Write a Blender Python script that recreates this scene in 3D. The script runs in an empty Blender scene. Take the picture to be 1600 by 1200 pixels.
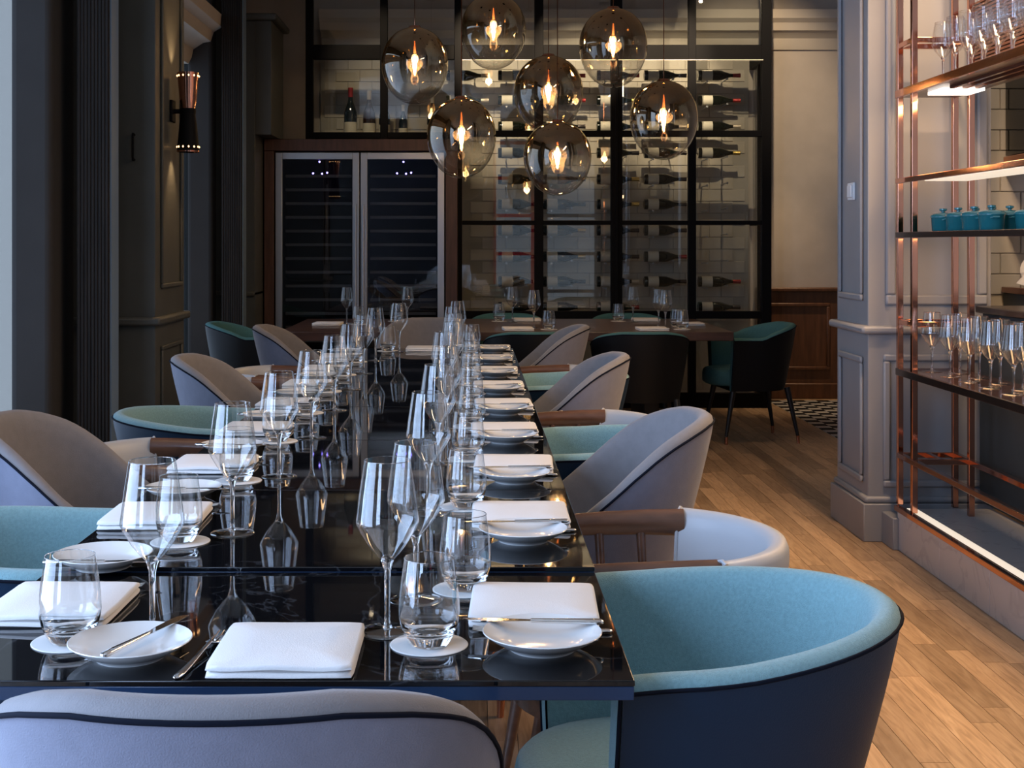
import bpy, bmesh, math, random
from mathutils import Vector, Matrix
R = math.radians
random.seed(7)
S = bpy.context.scene
COL = S.collection

# ------------------------------------------------------------------ camera
cam_d = bpy.data.cameras.new('camera'); cam = bpy.data.objects.new('camera', cam_d); COL.objects.link(cam)
cam.location = (0, 0, 1.30); cam.rotation_euler = (R(90), 0, 0)
cam_d.sensor_fit = 'HORIZONTAL'; cam_d.sensor_width = 36; cam_d.lens = 2038 / 1600 * 36
cam_d.shift_x = 60 / 1600; cam_d.shift_y = -220 / 1600
cam_d.clip_start = 0.05; cam_d.clip_end = 200
S.camera = cam

# ------------------------------------------------------------------ world, daylight, exposure
S.view_settings.view_transform = 'Standard'; S.view_settings.look = 'None'
S.view_settings.gamma = 1; S.view_settings.use_curve_mapping = False
S.view_settings.exposure = 0.42
W = bpy.data.worlds.new('overcast_sky'); S.world = W; W.use_nodes = True
bg = W.node_tree.nodes['Background']; bg.inputs[0].default_value = (0.62, 0.73, 0.90, 1); bg.inputs[1].default_value = 0.62
S.cycles.max_bounces = 14; S.cycles.transmission_bounces = 12; S.cycles.glossy_bounces = 6
S.cycles.transparent_max_bounces = 64; S.cycles.diffuse_bounces = 4
S.cycles.caustics_reflective = False; S.cycles.caustics_refractive = False
S.cycles.sample_clamp_indirect = 4.0

def area(name, loc, rot, sx, sy, power, col, spread=180):
    l = bpy.data.lights.new(name, 'AREA'); l.shape = 'RECTANGLE'; l.size = sx; l.size_y = sy
    l.energy = power; l.color = col; l.spread = R(spread)
    o = bpy.data.objects.new(name, l); COL.objects.link(o); o.location = loc; o.rotation_euler = rot
    return o
def spot(name, loc, target, power, col, angle=60, blend=.5, radius=.03):
    l = bpy.data.lights.new(name, 'SPOT'); l.energy = power; l.color = col; l.spot_size = R(angle); l.spot_blend = blend
    l.shadow_soft_size = radius
    o = bpy.data.objects.new(name, l); COL.objects.link(o); o.location = loc
    o.rotation_euler = (Vector(target) - Vector(loc)).to_track_quat('-Z', 'Y').to_euler()
    return o
def point(name, loc, power, col, radius=.02, parent=None):
    l = bpy.data.lights.new(name, 'POINT'); l.energy = power; l.color = col; l.shadow_soft_size = radius
    o = bpy.data.objects.new(name, l); COL.objects.link(o); o.location = loc
    if parent: o.parent = parent
    return o
DAY = (0.48, 0.645, 1.0); WARM = (1.0, 0.70, 0.42); WARM2 = (1.0, 0.60, 0.28)
# daylight entering through the windows of the window wall (bays beside and behind the camera) and the street front
area('daylight_bay_a', (-2.22, -2.0, 1.75), (0, R(-90), 0), 2.8, 2.3, 260, DAY)
area('daylight_bay_b', (-2.22, 1.4, 1.75), (0, R(-90), 0), 2.8, 2.3, 165, DAY)
area('daylight_bay_c', (-2.22, 4.75, 1.75), (0, R(-90), 0), 2.8, 2.2, 26, DAY)
area('daylight_bay_d', (-2.22, 8.3, 1.75), (0, R(-90), 0), 2.8, 2.3, 10, DAY)
area('daylight_front_a', (.73, -3.20, 1.7), (R(-90), 0, 0), .75, 3.0, 11, DAY)
area('daylight_front_b', (1.77, -3.20, 1.7), (R(-90), 0, 0), .97, 3.0, 14, DAY)
# ceiling downlights
for k, (x, y, tx, ty, p) in enumerate([(1.72, 3.3, 1.62, 3.4, 120), (1.80, 4.9, 1.70, 5.0, 95), (2.0, 7.6, 2.0, 7.9, 26),
                                       (2.62, 10.15, 2.66, 10.6, 120), (-.25, 3.0, -.25, 3.2, 10), (-.25, 5.2, -.25, 5.4, 9), (-1.0, 5.4, -.95, 5.5, 12),
                                       (-1.2, 3.4, -1.1, 3.5, 16)]):
    spot('downlight_beam', (x, y, 3.50), (tx, ty, 0), p, WARM, 37, .8, .04)
spot('pillar_wash', (1.72, 4.5, 3.45), (2.0, 5.7, 1.5), 120, (1, .62, .34), 50, .8, .04)
for k in range(4): spot('cellar_wash', (-.02 + k * .68, 9.0, 3.45), (.22 + k * .68, 10.9, 2.50), 250 if k < 3 else 95, (1, .76, .50), 33 if k < 3 else 56, .75, .015)
spot('ledge_wash', (-.9, 9.1, 3.45), (-.7, 10.8, 2.4), 45, (1, .77, .50), 40, .8, .02)

# ------------------------------------------------------------------ materials
MATS = {}
def newmat(name):
    m = bpy.data.materials.new(name); m.use_nodes = True; MATS[name] = m
    return m, m.node_tree.nodes, m.node_tree.links, m.node_tree.nodes['Principled BSDF']
def pmat(name, col, rough=.5, metal=0, spec=.5, bump=0, bscale=200, var=0, vscale=6, sheen=0, coat=0, stretch=None):
    m, N, L, b = newmat(name)
    b.inputs['Base Color'].default_value = (*col, 1); b.inputs['Roughness'].default_value = rough
    b.inputs['Metallic'].default_value = metal; b.inputs['Specular IOR Level'].default_value = spec
    if sheen: b.inputs['Sheen Weight'].default_value = sheen; b.inputs['Sheen Roughness'].default_value = .4
    if coat: b.inputs['Coat Weight'].default_value = coat; b.inputs['Coat Roughness'].default_value = .08
    tc = N.new('ShaderNodeTexCoord'); vec = tc.outputs['Object']
    if stretch:
        mp = N.new('ShaderNodeMapping'); mp.inputs['Scale'].default_value = stretch; L.new(vec, mp.inputs[0]); vec = mp.outputs[0]
    if var:
        n = N.new('ShaderNodeTexNoise'); n.inputs['Scale'].default_value = vscale; n.inputs['Detail'].default_value = 5; L.new(vec, n.inputs['Vector'])
        r = N.new('ShaderNodeMapRange'); r.inputs[1].default_value = .3; r.inputs[2].default_value = .7
        r.inputs[3].default_value = 1 - var; r.inputs[4].default_value = 1 + var; L.new(n.outputs[0], r.inputs[0])
        mx = N.new('ShaderNodeMix'); mx.data_type = 'RGBA'; mx.blend_type = 'MULTIPLY'; mx.inputs[0].default_value = 1
        mx.inputs[6].default_value = (*col, 1); L.new(r.outputs[0], mx.inputs[7]); L.new(mx.outputs[2], b.inputs['Base Color'])
    if bump:
        n = N.new('ShaderNodeTexNoise'); n.inputs['Scale'].default_value = bscale; n.inputs['Detail'].default_value = 3; L.new(vec, n.inputs['Vector'])
        bp = N.new('ShaderNodeBump'); bp.inputs['Strength'].default_value = bump; bp.inputs['Distance'].default_value = .002
        L.new(n.outputs[0], bp.inputs['Height']); L.new(bp.outputs[0], b.inputs['Normal'])
    return m
def emat(name, col, strength):
    m, N, L, b = newmat(name)
    b.inputs['Base Color'].default_value = (*col, 1); b.inputs['Emission Color'].default_value = (*col, 1); b.inputs['Emission Strength'].default_value = strength
    return m
def thin_glass(name, tint=(.97, .98, .98), f0=.05, pw=4.0, edge=.9, grad=None):
    """thin-walled glass: transparent film with mirror reflection that grows towards grazing angles"""
    m, N, L, b = newmat(name); N.remove(b); out = N['Material Output']
    lw = N.new('ShaderNodeLayerWeight'); lw.inputs[0].default_value = .5
    p = N.new('ShaderNodeMath'); p.operation = 'POWER'; p.inputs[1].default_value = pw; L.new(lw.outputs['Facing'], p.inputs[0])
    mr = N.new('ShaderNodeMapRange'); mr.inputs[3].default_value = f0; mr.inputs[4].default_value = edge; L.new(p.outputs[0], mr.inputs[0])
    t = N.new('ShaderNodeBsdfTransparent'); t.inputs[0].default_value = (*tint, 1)
    g = N.new('ShaderNodeBsdfGlossy'); g.inputs['Roughness'].default_value = 0.0; g.inputs['Color'].default_value = (1, 1, 1, 1)
    mix = N.new('ShaderNodeMixShader'); fac = mr.outputs[0]
    if grad:
        tc = N.new('ShaderNodeTexCoord'); sx = N.new('ShaderNodeSeparateXYZ'); L.new(tc.outputs['Generated'], sx.inputs[0])
        r2 = N.new('ShaderNodeMapRange'); r2.interpolation_type = 'SMOOTHSTEP'; r2.inputs[1].default_value = .26; r2.inputs[2].default_value = .74; L.new(sx.outputs[2], r2.inputs[0])
        mc = N.new('ShaderNodeMix'); mc.data_type = 'RGBA'; L.new(r2.outputs[0], mc.inputs[0]); mc.inputs[6].default_value = (*tint, 1); mc.inputs[7].default_value = (*grad, 1)
        L.new(mc.outputs[2], t.inputs[0])
        ad = N.new('ShaderNodeMath'); ad.operation = 'MULTIPLY_ADD'; ad.inputs[1].default_value = .20; L.new(r2.outputs[0], ad.inputs[0]); L.new(fac, ad.inputs[2]); ad.use_clamp = True
        fac = ad.outputs[0]
        mg = N.new('ShaderNodeMix'); mg.data_type = 'RGBA'; L.new(r2.outputs[0], mg.inputs[0]); mg.inputs[6].default_value = (1, 1, 1, 1); mg.inputs[7].default_value = (1, .83, .58, 1); L.new(mg.outputs[2], g.inputs['Color'])
    L.new(fac, mix.inputs[0]); L.new(t.outputs[0], mix.inputs[1]); L.new(g.outputs[0], mix.inputs[2]); L.new(mix.outputs[0], out.inputs[0])
    return m
def solid_glass(name, col=(1, 1, 1), ior=1.48):
    m, N, L, b = newmat(name)
    b.inputs['Base Color'].default_value = (*col, 1); b.inputs['Roughness'].default_value = 0; b.inputs['IOR'].default_value = ior
    b.inputs['Transmission Weight'].default_value = 1
    return m
def plank_mat(name, c1, c2, c3, rough=.38):
    m, N, L, b = newmat(name)
    tc = N.new('ShaderNodeTexCoord'); oi = N.new('ShaderNodeObjectInfo'); ge = N.new('ShaderNodeNewGeometry')
    ad = N.new('ShaderNodeMath'); ad.operation = 'ADD'; L.new(oi.outputs['Random'], ad.inputs[0]); L.new(ge.outputs['Random Per Island'], ad.inputs[1])
    fr = N.new('ShaderNodeMath'); fr.operation = 'FRACT'; L.new(ad.outputs[0], fr.inputs[0])
    sc = N.new('ShaderNodeVectorMath'); sc.operation = 'SCALE'; sc.inputs[0].default_value = (37, 91, 13); L.new(fr.outputs[0], sc.inputs['Scale'])
    va = N.new('ShaderNodeVectorMath'); va.operation = 'ADD'; L.new(tc.outputs['Object'], va.inputs[0]); L.new(sc.outputs[0], va.inputs[1])
    mp = N.new('ShaderNodeMapping'); mp.inputs['Scale'].default_value = (22, 2.2, 8); L.new(va.outputs[0], mp.inputs[0])
    n = N.new('ShaderNodeTexNoise'); n.inputs['Scale'].default_value = 2.4; n.inputs['Detail'].default_value = 8; n.inputs['Distortion'].default_value = 1.1; L.new(mp.outputs[0], n.inputs['Vector'])
    cr = N.new('ShaderNodeValToRGB'); e = cr.color_ramp.elements; e[0].position = .28; e[0].color = (*c1, 1); e[1].position = .78; e[1].color = (*c3, 1)
    k = e.new(.52); k.color = (*c2, 1); L.new(n.outputs[0], cr.inputs[0])
    mr = N.new('ShaderNodeMapRange'); mr.inputs[3].default_value = .68; mr.inputs[4].default_value = 1.25; L.new(fr.outputs[0], mr.inputs[0])
    mx = N.new('ShaderNodeMix'); mx.data_type = 'RGBA'; mx.blend_type = 'MULTIPLY'; mx.inputs[0].default_value = 1; L.new(cr.outputs[0], mx.inputs[6]); L.new(mr.outputs[0], mx.inputs[7])
    L.new(mx.outputs[2], b.inputs['Base Color']); b.inputs['Roughness'].default_value = rough
    bp = N.new('ShaderNodeBump'); bp.inputs['Strength'].default_value = .15; bp.inputs['Distance'].default_value = .001; L.new(n.outputs[0], bp.inputs['Height']); L.new(bp.outputs[0], b.inputs['Normal'])
    return m
def marble_mat(name, base, vein, scale=2.0, rough=.04, width=.03, amount=1.0):
    m, N, L, b = newmat(name)
    tc = N.new('ShaderNodeTexCoord')
    n = N.new('ShaderNodeTexNoise'); n.inputs['Scale'].default_value = scale; n.inputs['Detail'].default_value = 6; n.inputs['Distortion'].default_value = 1.2; L.new(tc.outputs['Object'], n.inputs['Vector'])
    s = N.new('ShaderNodeMath'); s.operation = 'SUBTRACT'; s.inputs[1].default_value = .5; L.new(n.outputs[0], s.inputs[0])
    a = N.new('ShaderNodeMath'); a.operation = 'ABSOLUTE'; L.new(s.outputs[0], a.inputs[0])
    mr = N.new('ShaderNodeMapRange'); mr.inputs[1].default_value = 0; mr.inputs[2].default_value = width; mr.inputs[3].default_value = amount; mr.inputs[4].default_value = 0; L.new(a.outputs[0], mr.inputs[0])
    mx = N.new('ShaderNodeMix'); mx.data_type = 'RGBA'; L.new(mr.outputs[0], mx.inputs[0]); mx.inputs[6].default_value = (*base, 1); mx.inputs[7].default_value = (*vein, 1)
    L.new(mx.outputs[2], b.inputs['Base Color']); b.inputs['Roughness'].default_value = rough; b.inputs['Specular IOR Level'].default_value = .6
    return m

M = dict(
    oak=plank_mat('oak_floor_planks', (.25, .158, .092), (.40, .265, .165), (.51, .365, .24), .36),
    subfloor=pmat('dark_plank_joints', (.05, .03, .02), .8),
    plaster=pmat('warm_plaster', (.56, .49, .42), .85, bump=.1, bscale=60, var=.05),
    ceiling=pmat('cream_ceiling', (.62, .55, .46), .85, var=.03),
    wallgrey=pmat('dark_grey_green_paint', (.062, .066, .062), .5, var=.08, bump=.05, bscale=90),
    walldark=pmat('charcoal_paint', (.03, .035, .037), .6, var=.1),
    curtain=pmat('grey_taupe_cloth', (.038, .034, .032), .85, bump=.3, bscale=300, var=.06),
    pillar=pmat('blue_grey_paint', (.27, .268, .278), .45, bump=.04, bscale=80, var=.03),
    darkwood=pmat('dark_grooved_wood', (.016, .011, .008), .6, spec=.25, var=.5, vscale=3, stretch=(30, 30, 1), bump=.6, bscale=5),
    trim_cool_lit=pmat('cool_lit_trim', (.17, .25, .36), .45),  # post edge trim; cool window light is put into its blue
    walnut=pmat('walnut_wood', (.135, .062, .036), .30, var=.35, vscale=9, stretch=(4, 1, 4), coat=.2),
    walnut_dk=pmat('dark_walnut_veneer', (.07, .032, .022), .35, var=.35, vscale=4, stretch=(1, 6, 6), coat=.25),
    wainscot=pmat('brown_wood_panelling', (.12, .05, .022), .4, var=.3, vscale=4, stretch=(8, 8, 1)),
    housing=pmat('reddish_brown_veneer', (.085, .04, .027), .45, var=.3, vscale=4, stretch=(8, 8, 1)),
    black_glass=marble_mat('black_glass_tabletop', (.004, .0045, .006), (.06, .065, .075), 1.6, .025, .004, .5),
    edge_blue_reflect=pmat('dark_edge_window_reflection', (.012, .035, .085), .15),  # blue window reflection painted into the dark table edge
    marble=marble_mat('grey_marble', (.52, .49, .48), (.40, .38, .38), 2.3, .25, .02, .6),
    steel_blk=pmat('black_steel', (.004, .004, .005), .6, spec=.1),
    reflection_black=pmat('reflection_cutting_black', (.007, .007, .008), .7, spec=.2),  # unseen front wall, blackened to keep its reflection out of the cooler glass
    steel=pmat('brushed_steel', (.52, .53, .56), .32, metal=.9, bump=.15, bscale=60, stretch=(1, 1, 40)),
    silver=pmat('polished_cutlery', (.75, .74, .73), .12, metal=1),
    copper=pmat('polished_copper', (.62, .29, .19), .09, metal=1),
    copper_dk=pmat('dark_copper_mirror', (.26, .12, .085), .10, metal=.8),
    bronze=pmat('dark_bronze_edge', (.03, .018, .014), .25, metal=.5),
    porcelain=pmat('white_porcelain', (.76, .75, .73), .12, coat=.3),
    linen=pmat('white_linen', (.76, .74, .725), .85, bump=.25, bscale=500, var=.02),
    paper=pmat('white_paper', (.78, .76, .73), .8),
    teal=pmat('teal_woven_fabric', (.215, .385, .415), .85, bump=.9, bscale=650, var=.10, vscale=170, sheen=.35),
    charcoal=pmat('charcoal_leather', (.005, .006, .008), .5, spec=.3),
    teal_deep=pmat('deep_teal_fabric', (.06, .175, .18), .85, bump=.7, bscale=600, var=.1, vscale=150),
    navy=pmat('navy_leather', (.004, .024, .056), .45, spec=.35, bump=.25, bscale=380),
    grey=pmat('grey_upholstery_cool_lit', (.195, .205, .27), .75, bump=.3, bscale=500, var=.05, vscale=40, sheen=.2),  # chair outside; lavender cast of daylight put into the grey
    grey_warm_lit=pmat('grey_upholstery_warm_lit', (.215, .20, .205), .75, bump=.3, bscale=500, var=.05, vscale=40, sheen=.2),  # same upholstery inside, with warm room light put into its tone
    piping=pmat('dark_piping_cord', (.006, .008, .016), .85, spec=.1),
    leather=pmat('pale_grey_leather', (.50, .51, .535), .42, bump=.1, bscale=260),
    blackwood=pmat('black_stained_wood', (.012, .012, .014), .4),
    mortar=pmat('grey_mortar', (.44, .40, .34), .9),
    tile=pmat('cream_glazed_tile', (.56, .50, .42), .22, var=.06, vscale=3),
    tile_white=pmat('white_glazed_tile', (.40, .39, .375), .22, var=.05, vscale=3),
    terracotta=pmat('copper_brown_louvre', (.27, .11, .055), .4, metal=.3),
    bottle=pmat('dark_bottle_glass', (.006, .009, .006), .06, coat=.4),
    bottle_br=pmat('brown_bottle_glass', (.03, .012, .006), .06, coat=.4),
    label=pmat('cream_bottle_label', (.72, .66, .54), .7),
    foil_red=pmat('red_foil', (.40, .03, .03), .3, metal=.4), foil_gold=pmat('gold_foil', (.60, .42, .12), .3, metal=.7),
    foil_cream=pmat('cream_foil', (.62, .52, .40), .35, metal=.3), foil_dk=pmat('black_foil', (.03, .02, .02), .3, metal=.3),
    red=pmat('red_painted_bar', (.45, .02, .025), .4),
    tealpot=pmat('teal_enamel', (.02, .16, .18), .2, coat=.4),
    white=pmat('white_plastic', (.75, .75, .76), .35),
    interior=pmat('black_cooler_interior', (.006, .006, .007), .6),
    shelfbar=pmat('grey_wood_shelf_front', (.20, .195, .19), .5),
    thin=thin_glass('thin_clear_glass', f0=.085, pw=2.6, edge=.85),
    foot=thin_glass('glass_foot', (.93, .95, .96), .16, 1.6, .75),
    pane=thin_glass('window_pane_glass', (.90, .92, .92), .06, 4, .8),
    dpane=thin_glass('tinted_cooler_glass', (.72, .74, .78), .06, 4, .8),
    globe=thin_glass('smoked_gold_globe_glass', (.97, .96, .94), .08, 2.0, .9, grad=(.24, .17, .095)),
    glass=solid_glass('clear_glass'),
    filament=emat('glowing_filament', (1.0, .62, .22), 60), bulbglow=emat('warm_bulb_core', (1.0, .66, .28), 22),
    led=emat('white_led_strip', (1.0, .90, .78), 1.6), led_warm=emat('warm_led_strip', (1, .80, .55), .3), led_blue=emat('violet_led', (.30, .22, 1), 14),
    led_soft=emat('soft_cream_led', (1.0, .84, .66), .62),
    hole=emat('lit_perforation', (1, .55, .22), 5),
)

# ------------------------------------------------------------------ mesh helpers
class MB:
    def __init__(s): s.v = []; s.f = []
    def add(s, v, f):
        o = len(s.v); s.v += [tuple(p) for p in v]; s.f += [tuple(i + o for i in q) for q in f]; return s
    def box(s, x0, x1, y0, y1, z0, z1):
        return s.add([(x0, y0, z0), (x1, y0, z0), (x1, y1, z0), (x0, y1, z0), (x0, y0, z1), (x1, y0, z1), (x1, y1, z1), (x0, y1, z1)],
                     [(0, 3, 2, 1), (4, 5, 6, 7), (0, 1, 5, 4), (1, 2, 6, 5), (2, 3, 7, 6), (3, 0, 4, 7)])
    def lathe(s, prof, n=24, c=(0, 0, 0), axis='z'):
        v = []; f = []; rings = []
        for r, z in prof:
            if r < 1e-6: rings.append([len(v)]); v.append((0, 0, z))
            else:
                rings.append(list(range(len(v), len(v) + n)))
                v += [(r * math.cos(2 * math.pi * k / n), r * math.sin(2 * math.pi * k / n), z) for k in range(n)]
        for a, b in zip(rings, rings[1:]):
            if len(a) == 1 and len(b) == 1: continue
            for k in range(n):
                j = (k + 1) % n
                if len(a) == 1: f.append((a[0], b[j], b[k]))
                elif len(b) == 1: f.append((a[k], a[j], b[0]))
                else: f.append((a[k], a[j], b[j], b[k]))
        if axis == 'x': v = [(z, x, y) for x, y, z in v]
        if axis == 'y': v = [(y, z, x) for x, y, z in v]
        return s.add([(x + c[0], y + c[1], z + c[2]) for x, y, z in v], f)
    def tube(s, pts, r, n=8, rz=None, closed=False, cap=True):
        pts = [Vector(p) for p in pts]; v = []; f = []; m = len(pts)
        for i, p in enumerate(pts):
            t = (pts[(i + 1) % m] - pts[i - 1]) if closed else (pts[min(i + 1, m - 1)] - pts[max(i - 1, 0)])
            t.normalize()
            up = Vector((0, 0, 1)) if abs(t.z) < .95 else Vector((1, 0, 0))
            a = t.cross(up).normalized(); b = a.cross(t).normalized()
            ra = r[i] if isinstance(r, (list, tuple)) else r
            rb = (rz[i] if isinstance(rz, (list, tuple)) else rz) if rz is not None else ra
            v += [tuple(p + a * (ra * math.cos(2 * math.pi * k / n)) + b * (rb * math.sin(2 * math.pi * k / n))) for k in range(n)]
        for i in range(m if closed else m - 1):
            j = (i + 1) % m
            for k in range(n):
                q = (k + 1) % n; f.append((i * n + k, i * n + q, j * n + q, j * n + k))
        if cap and not closed:
            f.append(tuple(range(n - 1, -1, -1))); f.append(tuple(range((m - 1) * n, m * n)))
        return s.add(v, f)
    def grid(s, rows, wrap=False):
        v = []; f = []; n = len(rows[0])
        for r in rows: v += r
        for i in range(len(rows) - 1):
            for k in range(n if wrap else n - 1):
                q = (k + 1) % n; f.append((i * n + k, i * n + q, (i + 1) * n + q, (i + 1) * n + k))
        return s.add(v, f)
    def mesh(s, name, mat, smooth=40):
        me = bpy.data.meshes.new(name); me.from_pydata(s.v, [], s.f)
        bm = bmesh.new(); bm.from_mesh(me); bmesh.ops.recalc_face_normals(bm, faces=bm.faces); bm.to_mesh(me); bm.free()
        if smooth:
            for p in me.polygons: p.use_smooth = True
            try: me.set_sharp_from_angle(angle=R(smooth))
            except Exception: pass
        me.materials.append(mat); return me
    def build(s, name, mat, parent=None, smooth=40, bevel=0, seg=2, loc=None, rot=None):
        return put(name, s.mesh(name, mat, smooth), parent, bevel, seg, loc, rot)
def put(name, me, parent=None, bevel=0, seg=2, loc=None, rot=None):
    o = bpy.data.objects.new(name, me); COL.objects.link(o)
    if parent: o.parent = parent
    if bevel:
        b = o.modifiers.new('bevel', 'BEVEL'); b.width = bevel; b.segments = seg; b.limit_method = 'ANGLE'; b.angle_limit = R(40)
    if loc: o.location = loc
    if rot: o.rotation_euler = rot
    return o
def tag(o, label=None, cat=None, group=None, kind=None):
    if label: o['label'] = label
    if cat: o['category'] = cat
    if group: o['group'] = group
    if kind: o['kind'] = kind
    return o
def thing(name, label, cat, loc=(0, 0, 0), rz=0, group=None):
    o = bpy.data.objects.new(name, None); COL.objects.link(o); o.empty_display_size = .05
    o.location = loc; o.rotation_euler = (0, 0, rz)
    return tag(o, label, cat, group)
KIDS = {}
def kids(o):
    if o.name not in KIDS: KIDS[o.name] = list(o.children)
    return KIDS[o.name]
def dup(root, loc, rz=0, label=None, group=None, rot=None):
    r = root.copy(); COL.objects.link(r); r.location = loc; r.rotation_euler = rot or (0, 0, rz)
    if label: r['label'] = label
    if group: r['group'] = group
    for ch in kids(root):
        c = ch.copy(); COL.objects.link(c); c.parent = r
        for g in kids(ch):
            d = g.copy(); COL.objects.link(d); d.parent = c
    return r
class Stock:
    """first call moves the prototype itself, further calls copy it"""
    def __init__(s, root): s.root = root; s.used = False
    def place(s, loc, rz=0, label=None, group=None, rot=None):
        if not s.used:
            kids(s.root); [kids(c) for c in s.root.children]
            s.used = True; r = s.root; r.location = loc; r.rotation_euler = rot or (0, 0, rz)
            if label: r['label'] = label
            if group: r['group'] = group
            return r
        return dup(s.root, loc, rz, label, group, rot)
def struct(name, mb, mat, bevel=0, smooth=40, parent=None):
    o = mb.build(name, mat, parent, smooth, bevel)
    if not parent: o['kind'] = 'structure'
    return o
ORD = ['first', 'second', 'third', 'fourth', 'fifth', 'sixth', 'seventh', 'eighth', 'ninth', 'tenth', 'eleventh', 'twelfth', 'thirteenth', 'fourteenth', 'fifteenth', 'sixteenth']

# ------------------------------------------------------------------ room shell
CEIL = 3.55; XL = -2.1; XR = 3.7; YF = -3.0; YB = 10.95
fl = struct('floor', MB().box(XL - .2, XR + .1, YF - .1, YB + .3, -.06, -.012), M['subfloor'])
PW, PL = .077, .72
plank_me = [MB().box(-PW / 2 + .0008, PW / 2 - .0008, -l / 2 + .0008, l / 2 - .0008, -.0118, 0).mesh('plank', M['oak'], 0) for l in (PL, PL * .8, PL * 1.2)]
rest = MB(); nx0 = int((XL) / PW)
count = 0
for i in range(int(XL / PW), int(XR / PW) + 1):
    x = i * PW; y = YF + random.uniform(-.6, 0)
    while y < YB:
        q = random.randrange(3); l = (PL, PL * .8, PL * 1.2)[q]; yc = y + l / 2
        vis = (0.28 < x < 1.86 and 2.3 < yc < 10.9)
        if vis and count < 300:
            put('plank', plank_me[q], fl, loc=(x, yc, 0)); count += 1
        else: rest.box(x - PW / 2 + .0008, x + PW / 2 - .0008, y + .0008, y + l - .0008, -.0118, 0)
        y += l
ro = rest.build('plank_field', M['oak'], fl, 0); ro['kind'] = 'stuff'
# black and white tile patch beyond the pillar
tp = MB(); tw = MB()
for i in range(9):
    for j in range(22):
        x0 = 2.42 + i * .1; y0 = 8.55 + j * .1
        (tp if (i + j) % 2 else tw).box(x0 + .002, x0 + .098, y0 + .002, y0 + .098, .0005, .005)
pt = struct('floor_tile_inset', MB().box(2.42, 3.32, 8.55, 10.75, -.002, .001), M['mortar'])
a = tp.build('dark_inlay', M['steel_blk'], pt, 0); a['kind'] = 'stuff'; a = tw.build('pale_inlay', M['porcelain'], pt, 0); a['kind'] = 'stuff'

struct('ceiling', MB().box(XL - .2, XR + .1, YF - .1, YB + .1, CEIL, CEIL + .08), M['ceiling'])
struct('wall_back', MB().box(XL - .2, XR + .1, YB, YB + .1, 0, CEIL), M['plaster'])
struct('wall_right', MB().box(XR, XR + .1, YF - .1, YB, 0, CEIL), M['plaster'])
# window wall: piers, spandrels and windows in bays
bays = [(-3.2 + .1, -.75), (.25, 2.65), (3.62, 6.24), (7.05, 9.66)]
wl = MB(); yprev = YF - .1
for (a0, a1) in bays:
    wl.box(XL - .05, XL, yprev, a0, 0, CEIL); wl.box(XL - .05, XL, a0, a1, 0, .08); wl.box(XL - .05, XL, a0, a1, 3.15, CEIL); yprev = a1
wl.box(XL - .05, XL, yprev, YB, 0, CEIL)
struct('wall_left', wl, M['walldark'])
for k, (a0, a1) in enumerate(bays):
    w = tag(bpy.data.objects.new('window_%d' % (k + 1), None), kind='structure'); COL.objects.link(w)
    f = MB(); t = .03
    for (y0, y1, z0, z1) in [(a0, a0 + t, .08 + t, 3.1), (a1 - t, a1, .08 + t, 3.1), (a0, a1, .08, .08 + t), (a0, a1, 3.1, 3.15)]: f.box(XL - .04, XL - .01, y0, y1, z0, z1)
    f.build('window_frame', M['walldark'], w, bevel=.006)
    MB().box(XL - .029, XL - .023, a0 + t, a1 - t, .11, 3.1).build('pane', M['pane'], w, 0)
# street front behind the camera with three tall glazed openings
fx = [(.35, 1.10), (1.28, 2.25)]
wf = MB(); xp = XL - .1
for (a0, a1) in fx:
    wf.box(xp, a0, YF - .12, YF, 0, CEIL); wf.box(a0, a1, YF - .12, YF, 0, .12); wf.box(a0, a1, YF - .12, YF, 3.3, CEIL); xp = a1
wf.box(xp, XR + .1, YF - .12, YF, 0, CEIL)
struct('wall_front', wf, M['reflection_black'])
for k, (a0, a1) in enumerate(fx):
    w = tag(bpy.data.objects.new('window_%d' % (k + 5), None), kind='structure'); COL.objects.link(w)
    mt = M['red'] if k == 0 else M['walldark']
    for nm, (x0, x1, z0, z1) in [('stile', (a0, a0 + .06, .12, 3.3)), ('stile', (a1 - .06, a1, .12, 3.3)), ('rail', (a0, a1, .12, .18)), ('rail', (a0, a1, 3.24, 3.3))]:
        MB().box(x0, x1, YF - .09, YF - .03, z0, z1).build(nm, mt, w, bevel=.004)
    for z in (.43, 1.11, 1.80, 2.48, 3.12):
        MB().box(a0, a1, YF - .085, YF - .035, z - .03, z + .03).build('glazing_bar', mt, w, bevel=.004)
    MB().box(a0 + .05, a1 - .05, YF - .064, YF - .058, .15, 3.27).build('pane', M['pane'], w, 0)

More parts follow.
